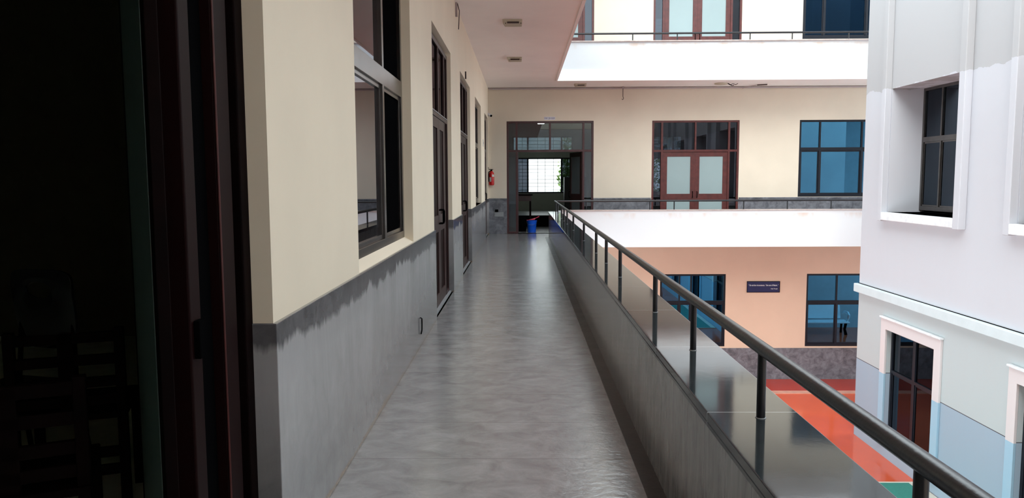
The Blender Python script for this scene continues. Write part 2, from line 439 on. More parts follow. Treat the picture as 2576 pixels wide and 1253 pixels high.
# granite dados
def dado_left():
    m = MB()
    segs = [(-4, -.40), (2.79, 8.0), (10.08, 11.6), (13.75, 18.95), (20.72, YF)]
    for a, b in segs: m.box(XL-.16, XL+.016, a if a < -3 else a-.012, b+.012 if b < YF else b, 0, HD)
    return m.build('baseboard_left', 'dado_left', bevel=.003)
struct(dado_left(), 'grey polished granite dado along the left wall, paler under its top edge', 'wall cladding')
m = MB()
for a, b in ((XL, -.43), (1.945, 3.535), (5.905, 16)): m.box(a, b, YF-.014, YF, 0, .935)
o = m.build('baseboard_far', 'dado', bevel=.003); struct(o, 'dark grey granite dado on the far wall', 'wall cladding')
m = MB()
for a, b in ((XL, -.43), (1.945, 3.52), (5.92, 16)): m.box(a, b, YF-.026, YF, .935, .978)
o = m.build('trim_5', 'dado', bevel=.006); struct(o, 'rounded granite cap on the far dado', 'trim')
o = MB().box(-.9, 16, 21.285, 21.3, G, G+.92).build('baseboard_far_lower', 'dado')
struct(o, 'dark granite dado of the ground floor wall', 'wall cladding')

# rooms behind
m = MB()
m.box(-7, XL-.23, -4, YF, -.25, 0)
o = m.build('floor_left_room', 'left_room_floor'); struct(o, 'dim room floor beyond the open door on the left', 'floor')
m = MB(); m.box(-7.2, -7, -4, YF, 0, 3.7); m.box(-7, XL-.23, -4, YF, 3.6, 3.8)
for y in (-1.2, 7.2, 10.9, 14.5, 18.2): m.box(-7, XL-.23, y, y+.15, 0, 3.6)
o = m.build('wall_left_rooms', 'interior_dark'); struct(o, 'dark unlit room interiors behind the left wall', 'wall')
m = MB(); wins = []
BW = [(-.36, 1.86), (4.1, 5.85), (7.5, 9.7), (11.1, 13.3)]
for a, b in BW:
    for f in (F1, F2): wins += [(a, b, f+.98, f+2.28), (a, b, f+2.5, f+3.05)]
m.panel(-7, 16, -.25, TOP, YB, YB+.25, wins)
o = m.build('wall_far_rooms', 'interior_white'); struct(o, 'back wall of the far rooms with grilled windows', 'wall')
m = MB()
for x in (-2.2, 2.9, 6.6, 10.4):
    m.box(x, x+.12, YF+.23, YB, 0, HC); m.box(x, x+.12, YF+.23, YB, F2, TOP-.2)
m.box(-7, 16, YF+.23, YB, HC, F2)
o = m.build('wall_far_partitions', 'interior_white'); struct(o, 'partition walls and slab of the far rooms', 'wall')
o = MB().box(-7, 16, YF+.23, YB, -.25, 0).build('floor_far_rooms', 'floor'); struct(o, 'stone floor of the rooms beyond the far doors', 'floor')
o = MB().box(-1, 16, 21.53, YB, G, -.25).build('wall_ground_rooms', 'interior_dark')
bpy.data.objects.remove(o)
m = MB(); m.box(-1, 16, 26, 26.2, G, -.25); m.box(6.8, 6.95, 21.53, 26, G, -.25); m.box(-1, 16, 21.53, 26, -.3, -.25); m.box(-1, 16, 21.53, 26, G-.1, G)
o = m.build('wall_ground_rooms', 'interior'); struct(o, 'dim ground floor rooms behind the blue windows', 'wall')

# ------------------------------------------------------------------ right block
RW1 = [(12.98, 15.52), (8.9, 11.44), (4.8, 7.34), (.7, 3.24)]
RWG = [(13.50, 15.32), (9.4, 11.20), (5.3, 7.1), (1.2, 3.0)]
holes = [(a, b, .80, 3.27) for a, b in RW1]
o = MB().panel(-4, YR, -.82, TOP, XR, XR+.72, holes, axis='x').build('wall_right', 'facade')
struct(o, 'white painted side of the block on the right with an old grey coat above', 'wall')
holesg = [(a, b, -3.95, -1.58) for a, b in RWG]
o = MB().panel(-4, YR, G, -.82, XR, XR+.72, holesg, axis='x').build('wall_right_lower', 'facade')
struct(o, 'pale grey and blue lower wall of the block on the right', 'wall')
o = MB().box(XR-.10, XR, -4, YR+.06, -1.0, -.82).build('trim_6', 'course', bevel=.012)
struct(o, 'projecting pale blue string course along the right block', 'trim')
o = MB().box(XR-.010, XR, -4, YR+.002, -.822, -.808).build('trim_7', 'black')
struct(o, 'thin dark joint line over the string course', 'trim')
m = MB()
for a, b in RW1:
    m.box(XR-.13, XR, a-.20, a-.02, .62, TOP); m.box(XR-.13, XR, b+.02, b+.17, .62, TOP)
o = m.build('trim_8', 'facade', bevel=.01); struct(o, 'shallow vertical fins beside the recessed windows of the right block', 'trim')
m = MB()
for a, b in RW1: m.box(XR-.135, XR+.70, a-.02, b+.02, .64, .80)
o = m.build('trim_9', 'ledge', bevel=.012); struct(o, 'chipped white window sills of the right block', 'trim')
m = MB()
for a, b in RWG:
    m.panel(a-.22, b+.20, -4.0, -1.36, XR-.045, XR, [(a, b, -4.1, -1.58)], axis='x')
o = m.build('trim_10', 'wframe', bevel=.006); struct(o, 'pink and blue painted surrounds of the ground floor windows', 'trim')
m = MB()
for a, b in RWG: m.box(XR-.075, XR, a-.24, b+.22, -1.362, -1.325)
o = m.build('trim_11', 'ledge', bevel=.008); struct(o, 'crumbling white ledges over the ground floor window surrounds', 'trim')
# end wall, recess behind it and dark interior
m = MB(); m.box(XR+.72, 9.7, YR-.25, YR, G, -.9); m.box(XR+.72, 10.6, YR-.25, YR, -.9, TOP)
o = m.build('wall_right_end', 'white'); struct(o, 'white end wall of the right block facing the far windows', 'wall')
m = MB(); m.box(8.9, 9.0, -4, YR-.25, G, TOP); m.box(9.0, 16, 13.6, 13.8, G, TOP)
m.box(9.0, 16, 13.8, YR, 3.8, 4.02)
o = m.build('wall_right_recess', 'recess'); struct(o, 'shaded galleries at the end of the right block', 'wall')
m = MB(); m.box(XR+.72, 8.9, -4, YR-.25, -.6, -.4); m.box(XR+.72, 8.9, -4, YR-.25, 3.6, 3.8)
o = m.build('wall_right_inner', 'interior'); struct(o, 'floor slabs inside the right block', 'slab')

# ------------------------------------------------------------------ joinery
def door_unit(name, loc, rz, W, H, side, leafs, fw=.055, mat='wood', leafmat='wood', tr=2.25, panes='frost',
              side_glass='sideglass', label='', open_left=None, open_right=None, leaf_holes=None, depth=.09, single=False):
    """maroon door frame: side lights of width `side`, transom lights over, two leaves; local x along the wall, -y to the corridor"""
    r = empty(name, loc, rz); struct(r, label, 'door')
    a, b = side, W-side
    holes = [(fw, a-fw/2, .06, tr-.03), (b+fw/2, W-fw, .06, tr-.03), (a+fw/2, b-fw/2, -.1, tr-.03),
             (fw, a-fw/2, tr+.03, H-fw), (a+fw/2, W/2-.025, tr+.03, H-fw), (W/2+.025, b-fw/2, tr+.03, H-fw), (b+fw/2, W-fw, tr+.03, H-fw)]
    MB().panel(0, W, 0, H, -depth/2, depth/2, holes).build('door_frame', mat, r, bevel=.004)
    MB().box(fw, W-fw, -.004, .004, tr+.02, H-fw+.01).build('transom_pane', side_glass, r)
    MB().box(fw-.01, a, -.004, .004, .05, tr-.02).build('side_pane', side_glass, r)
    MB().box(b, W-fw+.01, -.004, .004, .05, tr-.02).build('side_pane', side_glass, r)
    MB().box(fw, W-fw, -depth/2-.006, -depth/2+.004, tr+.018, tr+.03).build('transom_strip', 'grey_plate' if depth < .06 else mat, r)  # pale grey on the left wall doors, painting in the transom's highlight
    lw = (b-a-fw)/2
    for k in (0, 1):
        x = a+fw/2 if k == 0 else b-fw/2
        ang = (open_left if k == 0 else open_right) or 0
        lf = MB(); s = 1 if k == 0 else -1
        st = .125
        hs = [(st, lw-st, 1.08, tr-.155), (st, lw-st, .16, .885)]
        hs = [(min(s*h[0], s*h[1]), max(s*h[0], s*h[1]), h[2], h[3]) for h in hs]
        lf.panel(min(0, s*lw), max(0, s*lw), .01, tr-.035, -.02, .02, hs)
        leaf = lf.build('door_leaf', leafmat, r, bevel=.004)
        leaf.location = (x, 0, 0); leaf.rotation_euler = (0, 0, ang)
        for h in hs: MB().box(h[0]-.005, h[1]+.005, -.006, .006, h[2]-.005, h[3]+.005).build('pane', panes, leaf)
        hx = s*(lw-.06)
        hm = MB().tube([(hx, -.02, .98), (hx, -.065, .98), (hx, -.07, 1.0), (hx, -.07, 1.12), (hx, -.065, 1.14), (hx, -.02, 1.14)], .009, 8)
        hm.build('door_handle', 'black', leaf, smooth=True)
    return r

def window_unit(name, loc, rz, W, z0, z1, mull, tr, mat='alu_black', panes='blueglass', label='', fw=.055, depth=.07, tt=.05, open_bays=(), sash=True, mw=.045, mats=None):
    r = empty(name, loc, rz); struct(r, label, 'window')
    xs = [0, *mull, W]; holes = []
    for i in range(len(xs)-1):
        l = fw if i == 0 else xs[i]+mw/2; rr = W-fw if i == len(xs)-2 else xs[i+1]-mw/2
        holes.append((l, rr, z0+fw*1.4, tr-tt/2)); holes.append((l, rr, tr+tt/2, z1-fw))
    MB().panel(0, W, z0, z1, -depth/2, depth/2, holes).build('window_frame', mat, r, bevel=.003)
    for n, h in enumerate(holes):
        if n in open_bays: continue
        g = (mats or {}).get(n, panes)
        if sash and n % 2 == 0:
            sm = MB().panel(h[0], h[1], h[2], h[3], -.018, .012, [(h[0]+.028, h[1]-.028, h[2]+.03, h[3]-.03)]).build('sash', mat, r, bevel=.002)
            MB().box(h[0]+.02, h[1]-.02, -.004, .004, h[2]+.02, h[3]-.02).build('pane', g, sm)
        else:
            MB().box(h[0]-.01, h[1]+.01, -.004, .004, h[2]-.01, h[3]+.01).build('pane', g, r)
    return r

# far wall doors and windows
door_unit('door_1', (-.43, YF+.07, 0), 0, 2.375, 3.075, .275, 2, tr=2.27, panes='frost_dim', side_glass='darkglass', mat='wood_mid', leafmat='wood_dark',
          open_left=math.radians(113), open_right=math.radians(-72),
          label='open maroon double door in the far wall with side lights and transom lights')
door_unit('door_2', (3.535, YF+.05, 0), 0, 2.37, 3.07, .275, 2,
          label='closed maroon double door with frosted panes in the far wall')
door_unit('door_3', (-.43, YF+.07, F2), 0, 2.375, 3.075, .275, 2, mat='wood', panes='frost',
          label='maroon door of the top storey partly hidden by the ceiling edge')
door_unit('door_4', (3.535, YF+.05, F2), 0, 2.37, 3.07, .275, 2,
          label='maroon double door with frosted panes on the top storey')
window_unit('window_1', (7.53, YF+.05, 0), 0, 2.22, .985, 3.065, [.565, 1.70], 2.28, tt=.09, label='blue glass window in the far wall beside the right block')
window_unit('window_2', (7.53, YF+.05, F2), 0, 2.22, .985, 3.065, [.565, 1.70], 2.28, tt=.09, panes='navyglass', label='dark navy window on the top storey')
window_unit('window_3', (3.88, 21.36, 0), 0, 1.85, -3.265, -1.19, [.55, .88], -2.0, tt=.09, label='blue glass window on the ground floor left of the plaque')
window_unit('window_4', (8.0, 21.36, 0), 0, 1.9, -3.265, -1.19, [.86], -2.0, tt=.09, label='blue glass window on the ground floor right of the plaque')
# left wall
window_unit('window_5', (XL-.11, 4.29, 0), PI/2, 2.165, 1.0, 3.12, [1.30], 2.25, mat='alu', panes='mirrorglass', tt=.13, fw=.05, mw=.06, 
            mats={3: 'black', 2: 'black'}, label='bronze framed sliding window nearest the viewer in the left wall')
o = MB().prism([(XL-.16, HD-.01), (XL-.0, HD-.01), (XL-.0, HD+.004), (XL-.075, HD+.045), (XL-.16, HD+.045)], 4.29, 6.455, axis='y')
o = o.build('trim_12', 'cream'); struct(o, 'sloping cream sill under the nearest left window', 'trim')
window_unit('window_6', (XL-.11, 15.22, 0), PI/2, 2.13, 1.0, 3.12, [1.06], 2.25, mat='alu', panes='mirrorglass', tt=.1, label='far window in the left wall between two doors')
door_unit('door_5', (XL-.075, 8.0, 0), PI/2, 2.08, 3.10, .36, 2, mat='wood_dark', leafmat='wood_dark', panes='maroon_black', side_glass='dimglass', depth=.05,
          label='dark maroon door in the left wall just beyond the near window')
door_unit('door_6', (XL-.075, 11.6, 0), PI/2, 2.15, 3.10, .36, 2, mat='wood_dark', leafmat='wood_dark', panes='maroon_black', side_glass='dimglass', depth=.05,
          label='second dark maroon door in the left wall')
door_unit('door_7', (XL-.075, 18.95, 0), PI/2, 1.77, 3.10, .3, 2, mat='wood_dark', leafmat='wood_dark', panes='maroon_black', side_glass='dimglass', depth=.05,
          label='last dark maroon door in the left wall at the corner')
for i, (y, w) in enumerate(((8.0, 2.08), (11.6, 2.15), (18.95, 1.77))):
    o = MB().box(XL-.14, XL-.02, y+.01, y+w-.01, 0, .018).build('trim_%d' % (13+i), 'grey_plate')
    struct(o, 'pale threshold strip under the %s left wall door' % ('first', 'second', 'last')[i], 'trim')
# right block windows
def right_first(i, a, b):
    W = b-a
    return window_unit('window_%d' % (7+i), (XR+.66, b, 0), -PI/2, W, .84, 3.27, [W*.27, W*.62], 2.25, mat='alu', panes='slateglass', tt=.10, fw=.06,
                label=['recessed dark window in the upper right block', 'second recessed window of the right block at the picture edge', 'third recessed window of the right block', 'fourth recessed window of the right block'][i])
for i, (a, b) in enumerate(RW1): right_first(i, a, b)
for i, (a, b) in enumerate(RWG):
    W = b-a
    window_unit('window_%d' % (11+i), (XR+.12, b, 0), -PI/2, W, -3.95, -1.58, [W*.5], -2.44, mat='alu_black', panes='slateglass', tt=.06, fw=.06, mw=.10,
                label=['tall dark window in the ground floor of the right block', 'ground floor window of the right block at the picture edge', 'third ground floor window of the right block', 'fourth ground floor window of the right block'][i])

# grilled back windows of the far rooms
def back_window(n, a, z, label):
    W = 2.22 if n not in (16, 20) else 1.75
    r = empty('window_%d' % n, (a, YB+.08, z), 0); struct(r, label, 'window')
    xs = [0, .56*W/2.22, 1.80*W/2.22, W]; fw = .05
    holes = []
    for i in range(3):
        l = xs[i]+(fw if i == 0 else .03); q = xs[i+1]-(fw if i == 2 else .03)
        holes += [(l, q, .98+fw, 2.28-fw), (l, q, 2.5+fw*.7, 3.05-fw*.7)]
    MB().panel(0, W, .98, 2.28, -.03, .03, holes[0::2]).panel(0, W, 2.5, 3.05, -.03, .03, holes[1::2]).build('window_frame', 'alu_black', r)
    for i in (0, 2):
        h = holes[2*i]
        MB().box(h[0], h[1], .01, .016, h[2], h[3]).build('pane', 'sideglass', r)
    for i in range(3):
        h = holes[2*i+1]
        MB().box(h[0], h[1], .01, .016, h[2], h[3]).build('pane', 'darkglass', r)
    g = MB(); z_ = 1.10
    while z_ < 3.0:
        if not 2.24 < z_ < 2.52: g.tube([(.03, -.05, z_), (W-.03, -.05, z_)], .006, 6)
        z_ += .128
    for x in (.36, .92, 1.20, 1.5, 2.0):
        x *= W/2.22
        g.tube([(x, -.05, 1.0), (x, -.05, 2.27)], .007, 6); g.tube([(x, -.05, 2.52), (x, -.05, 3.03)], .007, 6)
    g.build('grille', 'black', r)
k = 15
for z, fl in ((F1, 'first floor'), (F2, 'top floor')):
    for j, (a, b) in enumerate(BW):
        back_window(k, a, z, 'grilled window in the back wall of the %s room, %s' % (fl, ('seen through the open door', 'seen through the left side light', 'seen through the right side light', 'seen through the blue window')[j])); k += 1

# nearest door on the left: frame posts, dark panels and a leaf folded back into the room
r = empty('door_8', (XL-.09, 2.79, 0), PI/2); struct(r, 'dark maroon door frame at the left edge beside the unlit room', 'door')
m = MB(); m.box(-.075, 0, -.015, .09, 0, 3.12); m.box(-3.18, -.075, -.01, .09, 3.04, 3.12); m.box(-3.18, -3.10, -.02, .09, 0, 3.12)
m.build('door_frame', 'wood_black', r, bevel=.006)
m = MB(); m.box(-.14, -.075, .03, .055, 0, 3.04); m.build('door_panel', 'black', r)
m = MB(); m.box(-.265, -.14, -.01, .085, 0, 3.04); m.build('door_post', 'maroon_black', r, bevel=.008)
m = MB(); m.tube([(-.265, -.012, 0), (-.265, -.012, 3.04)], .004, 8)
m.build('edge_highlight', 'wood', r)  # brighter maroon rod stands in for the highlight along the post edge
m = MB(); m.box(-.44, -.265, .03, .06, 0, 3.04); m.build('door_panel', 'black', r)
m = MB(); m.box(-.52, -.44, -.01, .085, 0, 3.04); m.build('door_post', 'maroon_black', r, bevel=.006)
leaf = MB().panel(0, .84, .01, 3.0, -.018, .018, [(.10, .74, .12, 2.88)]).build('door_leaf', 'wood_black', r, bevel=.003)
# local frame: x along +Y, y along -X
leaf.location = (-.62, .02, 0); leaf.rotation_euler = (0, 0, math.atan2(.445, .72))
MB().box(.09, .75, -.02, .02, .11, 2.89).build('pane', 'teal', leaf)
for z in (.95, 2.2):
    MB().box(-.5, -.46, -.03, -.01, z, z+.12).build('hinge', 'black', r, bevel=.003)

# ------------------------------------------------------------------ railings
def railing(name, label, path_rail, posts, rail_r=.024, post_r=.0155, zrail=lambda p: .905, zbase=.661):
    r = empty(name, (*posts[0], zbase), 0, label=label, cat='railing')
    ox, oy, oz = r.location
    MB().tube([(x-ox, y-oy, z-oz) for x, y, z in path_rail], rail_r, 16).build('top_rail', 'iron', r, smooth=True)
    for x, y in posts:
        z = zrail((x, y))
        MB().tube([(x-ox, y-oy, 0), (x-ox, y-oy, z-oz)], post_r, 12).build('post', 'iron', r, smooth=True)
        MB().lathe([(post_r+.003, 0), (post_r+.003, .0015), (post_r+.001, .003)], x-ox, y-oy, 16).build('base_collar', 'grey_plate', r, smooth=True)
    return r
XRL = .834; YRL = YFP+.15
zr = lambda p: .905+.025*min(1, max(0, p[1])/19.5)
py = [-2.7, -1.6, -.55, .48, 1.55, 2.61, 3.67, 4.74, 6.46, 7.54, 8.58, 10.31, 12.46, 14.2, 15.25, 16.22, 17.92, 19.0]
railing('railing', 'black iron handrail on the corridor parapet running away from the viewer',
        [(XRL, y, zr((0, y))) for y in (-3.9, -1, .8, 2, 3.5, 5, 8, 11, 14, 17, YRL-.02)], [(XRL, y) for y in py], zrail=zr)
px = [.834, 1.641, 2.3, 3.274, 3.895, 5.02, 5.674, 6.79, 7.905, 9.1, 10.2]
railing('railing', 'black iron handrail on the far parapet below the closed maroon door',
        [(x, YRL, .93) for x in (XRL, 4, 8, 15.9)], [(x, YRL) for x in px[1:2]+px[3:5]+px[6:]], zrail=lambda p: .93, zbase=.705)
railing('railing', 'black iron handrail on the top storey parapet',
        [(x, YRL, 5.14) for x in (.9, 4, 8, 15.9)], [(x, YRL) for x in (1.2, 2.79, 3.91, 5.735, 6.79, 8.2, 9.4)], zrail=lambda p: 5.14, zbase=4.935)

# ------------------------------------------------------------------ ceiling lights
def ceiling_light():
    r = empty('ceiling_light', (0, 0, HC))
    m = MB(); w, l, h = .155, .16, .055
    bm = m.bm
    top = [(-w, -l, 0), (w, -l, 0), (w, l, 0), (-w, l, 0)]; bot = [(-w+.035, -l+.012, -h), (w-.008, -l+.012, -h), (w-.008, l, -h), (-w+.035, l, -h)]
    tv = [bm.verts.new(p) for p in top]; bv = [bm.verts.new(p) for p in bot]
    bm.faces.new(tv); bm.faces.new(bv[::-1])
    for i in range(4): bm.faces.new([tv[i], tv[(i+1) % 4], bv[(i+1) % 4], bv[i]])
    m.build('housing', 'lampbody', r, bevel=.004)
    MB().box(-w+.075, w-.05, -l-.002, -l+.03, -h-.006, -h+.018).build('louvre', 'louvre', r)
    for x in (-w+.05, w-.02): MB().lathe([(.008, -h-.008), (.008, -h+.003)], x, -l+.02, 10).build('screw_cap', 'black', r)
    return r
lamps = [(-.15, 12.2, 'boxy cream ceiling light nearest the viewer'), (-.155, 15.85, 'second boxy cream ceiling light, nearer the far wall'),
         (1.52, 20.2, 'boxy cream ceiling light over the far cross corridor')]
p0 = ceiling_light()
for i, (x, y, lab) in enumerate(lamps):
    o = p0 if i == 0 else copy_tree(p0)
    o.location = (x, y, HC); tag(o, lab, 'ceiling light', 'surface mounted ceiling lights')
# bare fitting with loose wires, bent conduit, hook on the far ceiling
r = empty('ceiling_fitting', (5.2, 20.2, HC), 0, label='stripped ceiling fitting with loose dark wires near the right block', cat='ceiling fitting')
MB().lathe([(.17, 0), (.17, -.03), (.10, -.045)], 0, 0, 20).build('plate', 'lampbody', r, smooth=True)
MB().tube([(.14, -.1, -.02), (.2, -.12, -.06), (.28, -.1, -.03), (.36, -.08, -.05), (.42, -.05, -.02)], .008, 6).tube([(.16, -.1, -.02), (.24, -.14, -.08), (.3, -.12, -.07)], .01, 6).build('wire', 'black', r)
r = empty('conduit', (5.95, 20.85, HC-.01), 0, label='bent conduit with a dark open end on the far ceiling', cat='conduit')
MB().tube([(0, 0, -.05), (.03, -.1, -.03), (.25, -.45, -.02)], .012, 8).build('pipe', 'pvc', r)
MB().tube([(.25, -.45, -.02), (.5, -.5, -.015)], .016, 8).build('open_end', 'louvre', r)
o = MB().tube([(XL+.02, YF-.03, HC-.035), (15.9, YF-.03, HC-.035)], .022, 8).build('conduit', 'pvc')
tag(o, 'long conduit running along the top of the far wall', 'conduit')
r = empty('ceiling_hook', (2.72, 20.8, HC-.05), 0, label='small hook hanging from the conduit on the far wall', cat='hook')
MB().box(-.02, .02, -.03, .03, 0, .05).build('bracket', 'pvc', r)
MB().tube([(0, 0, 0), (0, 0, -.22), (.02, 0, -.26), (.0, 0, -.30), (-.03, 0, -.28)], .009, 8).build('hook', 'louvre', r, smooth=True)
r = empty('cable_bracket', (XL, 10.9, 3.80), 0, label='bent bracket with loose cable high on the left wall at the ceiling', cat='bracket')
MB().box(0, .03, -.02, .02, -.02, .17).build('plate', 'pvc', r)
MB().tube([(.03, 0, .16), (.06, -.05, .05), (.05, -.02, -.12), (.045, -.02, -.2)], .007, 6).build('cable', 'louvre', r)
o = MB().box(XL, XL+.022, 12.60, 12.635, 3.14, 3.26).build('door_number_plate', 'louvre', bevel=.004)
tag(o, 'small projecting plate above the second left door', 'plate')
r = empty('switch_plate', (XL, 18.15, 2.28), PI/2, label='small pale switch plate high on the left wall before the corner', cat='switch')
MB().box(-.09, .09, -.012, 0, 0, .16).build('plate', 'label_white', r, bevel=.003)
MB().box(-.03, .03, -.018, -.01, .05, .11).build('rocker', 'grey_plate', r, bevel=.002)
o = MB().tube([(XL+.017, 6.69, .27), (XL+.03, 6.69, .262), (XL+.03, 6.69, .16), (XL+.024, 6.67, .125)], .006, 8).build('cable_stub', 'black')
tag(o, 'short black cable end sticking out of the left dado near the floor', 'cable')

# ------------------------------------------------------------------ far wall fittings
r = empty('fire_extinguisher', (-.845, YF-.10, 1.335), 0, label='red fire extinguisher hanging on the far wall left of the open door', cat='fire extinguisher')
MB().lathe([(.045, 0), (.066, .01), (.072, .03), (.072, .30), (.062, .345), (.035, .375), (.022, .39)], seg=24).build('cylinder', 'red_paint', r, smooth=True)
MB().lathe([(.024, .385), (.026, .43), (.015, .44)], seg=14).build('valve', 'black', r, smooth=True)
MB().box(-.075, .05, -.012, .012, .425, .44).tube([(-.07, 0, .43), (-.085, 0, .475), (-.08, 0, .495)], .007, 8).build('handle', 'black', r)
MB().tube([(-.02, -.02, .40), (-.075, -.05, .36), (-.08, -.065, .25), (-.07, -.072, .10)], .012, 8).build('hose', 'black', r, smooth=True)
def wrap(z0, z1, a0, a1, name):
    m = MB(); n = 8; R_ = .0735
    v = [[m.bm.verts.new((R_*math.cos(a0+(a1-a0)*i/n), R_*math.sin(a0+(a1-a0)*i/n), z)) for z in (z0, z1)] for i in range(n+1)]
    for i in range(n): m.bm.faces.new([v[i][0], v[i+1][0], v[i+1][1], v[i][1]])
    m.build(name, 'label_white', r)
wrap(.235, .295, -1.3, -.2, 'label'); wrap(.10, .22, -2.4, -1.6, 'label')
MB().box(-.03, .03, .065, .10, .28, .36).build('wall_bracket', 'black', r)
r = empty('security_camera', (-.905, 20.80, 3.22), 0, label='small white security camera in the far left corner above the extinguisher', cat='security camera')
MB().tube([(0, .1, .04), (.0, .02, .03)], .016, 10).build('mount', 'sign_back', r)
MB().tube([(-.04, .03, .045), (.06, -.07, -.005)], .038, 16).build('body', 'sign_back', r, smooth=True)
MB().tube([(.055, -.065, -.005), (.07, -.08, -.015)], .03, 16).build('lens', 'black', r, smooth=True)
r = empty('door_sign', (.745, YF, 3.145), 0, label='small white room sign with violet lettering above the open door', cat='sign')
MB().box(-.15, .15, -.012, 0, -.04, .042).build('plate', 'sign_back', r, bevel=.002)
text_part('STAFF', .062, 'lettering', 'violet', r, -.098, -.014, 0, sx=.50)
text_part('224', .062, 'lettering', 'navy', r, -.005, -.014, 0, sx=.62)
text_part('ROOM', .062, 'lettering', 'violet', r, .092, -.014, 0, sx=.50)
o = MB().box(-.773, -.521, YF-.03, YF-.014, .474, .596).build('notice_plate', 'grey_plate', bevel=.002)
tag(o, 'blank grey notice plate on the far dado below the extinguisher', 'notice')
o = MB().box(-.755, -.665, YF-.035, YF-.014, .60, .675).build('socket', 'black', bevel=.003)
tag(o, 'small black socket just above the grey notice plate', 'socket')
r = empty('wall_plaque', (6.783, 21.285, -1.555), 0, label='navy plaque with a white quotation on the courtyard wall between the blue windows', cat='plaque')
MB().box(-.46, .46, 0, .015, -.155, .155).build('board', 'navy', r)
MB().panel(-.465, .465, -.16, .16, -.004, .0, [(-.45, .45, -.145, .145)]).build('border', 'wood_black', r)
text_part('\u201c Do not fear circumstances.  Take care of Nature. \u201d', .062, 'lettering', 'sign_white', r, 0, -.006, .045, sx=.63)
text_part('- Daily Thought', .036, 'lettering', 'sign_white', r, .40, -.006, -.055, align='RIGHT', sx=.9)

# ------------------------------------------------------------------ things in the far room
r = empty('bucket', (.262, 21.45, 0), 0, label='blue plastic bucket standing in the open far doorway', cat='bucket')
MB().lathe([(.112, 0), (.116, .01), (.135, .31), (.146, .315), (.146, .335), (.138, .34), (.131, .31), (.110, .02), (.02, .015)], seg=32, cap=False).build('tub', 'blue_plastic', r, smooth=True)
MB().lathe([(0.001, .004), (.112, .004)], seg=32, cap=False).build('tub_bottom', 'blue_plastic', r)
MB().tube([(-.143, 0, .32), (-.15, -.04, .27), (-.1, -.13, .23), (0, -.155, .215), (.1, -.13, .23), (.15, -.04, .27), (.143, 0, .32)], .004, 6).build('handle', 'chrome', r, smooth=True)
r = empty('dustpan', (.262, 21.45, .345), 0, label='red dustpan lying across the top of the blue bucket', cat='dustpan')
MB().prism([(-.14, .0), (-.13, -.004), (.07, .055), (.09, .055), (.09, .018), (.02, .01)], -.10, .10, axis='y').build('pan', 'red_plastic', r, bevel=.004)
MB().tube([(.06, 0, .035), (.12, 0, .06), (.21, 0, .105)], [.012, .010, .014], 10).build('handle', 'red_plastic', r, smooth=True)
o = MB().box(-2.05, 2.87, 24.0, YB-.02, 0, .17).box(-2.05, 2.87, 24.28, YB-.02, .17, .34).build('dais', 'black', bevel=.01)
tag(o, 'low dark two-step dais inside the far room', 'platform')
o = MB().box(-2.04, 2.86, 24.29, YB-.03, .34, .345).build('carpet', 'room_floor'); tag(o, 'grey floor covering on top of the dais', 'carpet')
r = empty('desk', (.10, 22.6, 0), 0, label='dark wooden desk just inside the open far doorway on the left', cat='desk')
MB().box(-.6, .20, -.35, .35, 1.02, 1.06).build('desk_top', 'wood_black', r, bevel=.005)
MB().box(-.58, .16, -.31, .31, .86, 1.02).build('apron', 'wood_dark', r)
for x in (-.55, .13):
    for y in (-.29, .29): MB().box(x-.025, x+.025, y-.025, y+.025, 0, .86).build('leg', 'wood_black', r)
r = empty('waste_bin', (-.02, 22.0, 0), 0, label='dark bin under the desk in the far room', cat='bin')
MB().lathe([(.12, 0), (.15, .42), (.155, .43), (.14, .43), (.11, .02)], seg=20, cap=False).build('tub', 'black', r, smooth=True)
r = empty('cupboard', (1.62, 26.6, .345), 0, label='tall dark steel cupboard against the right of the far room window', cat='cupboard')
MB().box(-.17, .6, -.25, .25, .03, 1.22).build('body', 'shelfwood', r, bevel=.006)
MB().box(-.15, .2, -.262, -.25, .06, 1.19).build('door', 'shelfwood', r, bevel=.003)
MB().box(.22, .58, -.262, -.25, .06, 1.19).build('door', 'shelfwood', r, bevel=.003)
MB().box(.17, .18, -.275, -.262, .6, .7).build('handle', 'chrome', r)
r = empty('tube_light', (.64, 26.0, 3.39), 0, label='lit rectangular light hanging in the room beyond the open door', cat='ceiling light')
MB().box(-.12, .12, -.3, .3, 0, .05).build('housing', 'lampbody', r)
MB().box(-.11, .11, -.29, .29, -.008, 0).build('diffuser', 'tube', r)
for q in (-.2, .2): MB().tube([(0, q, .05), (0, q, .58)], .005, 6).build('hanger', 'black', r)

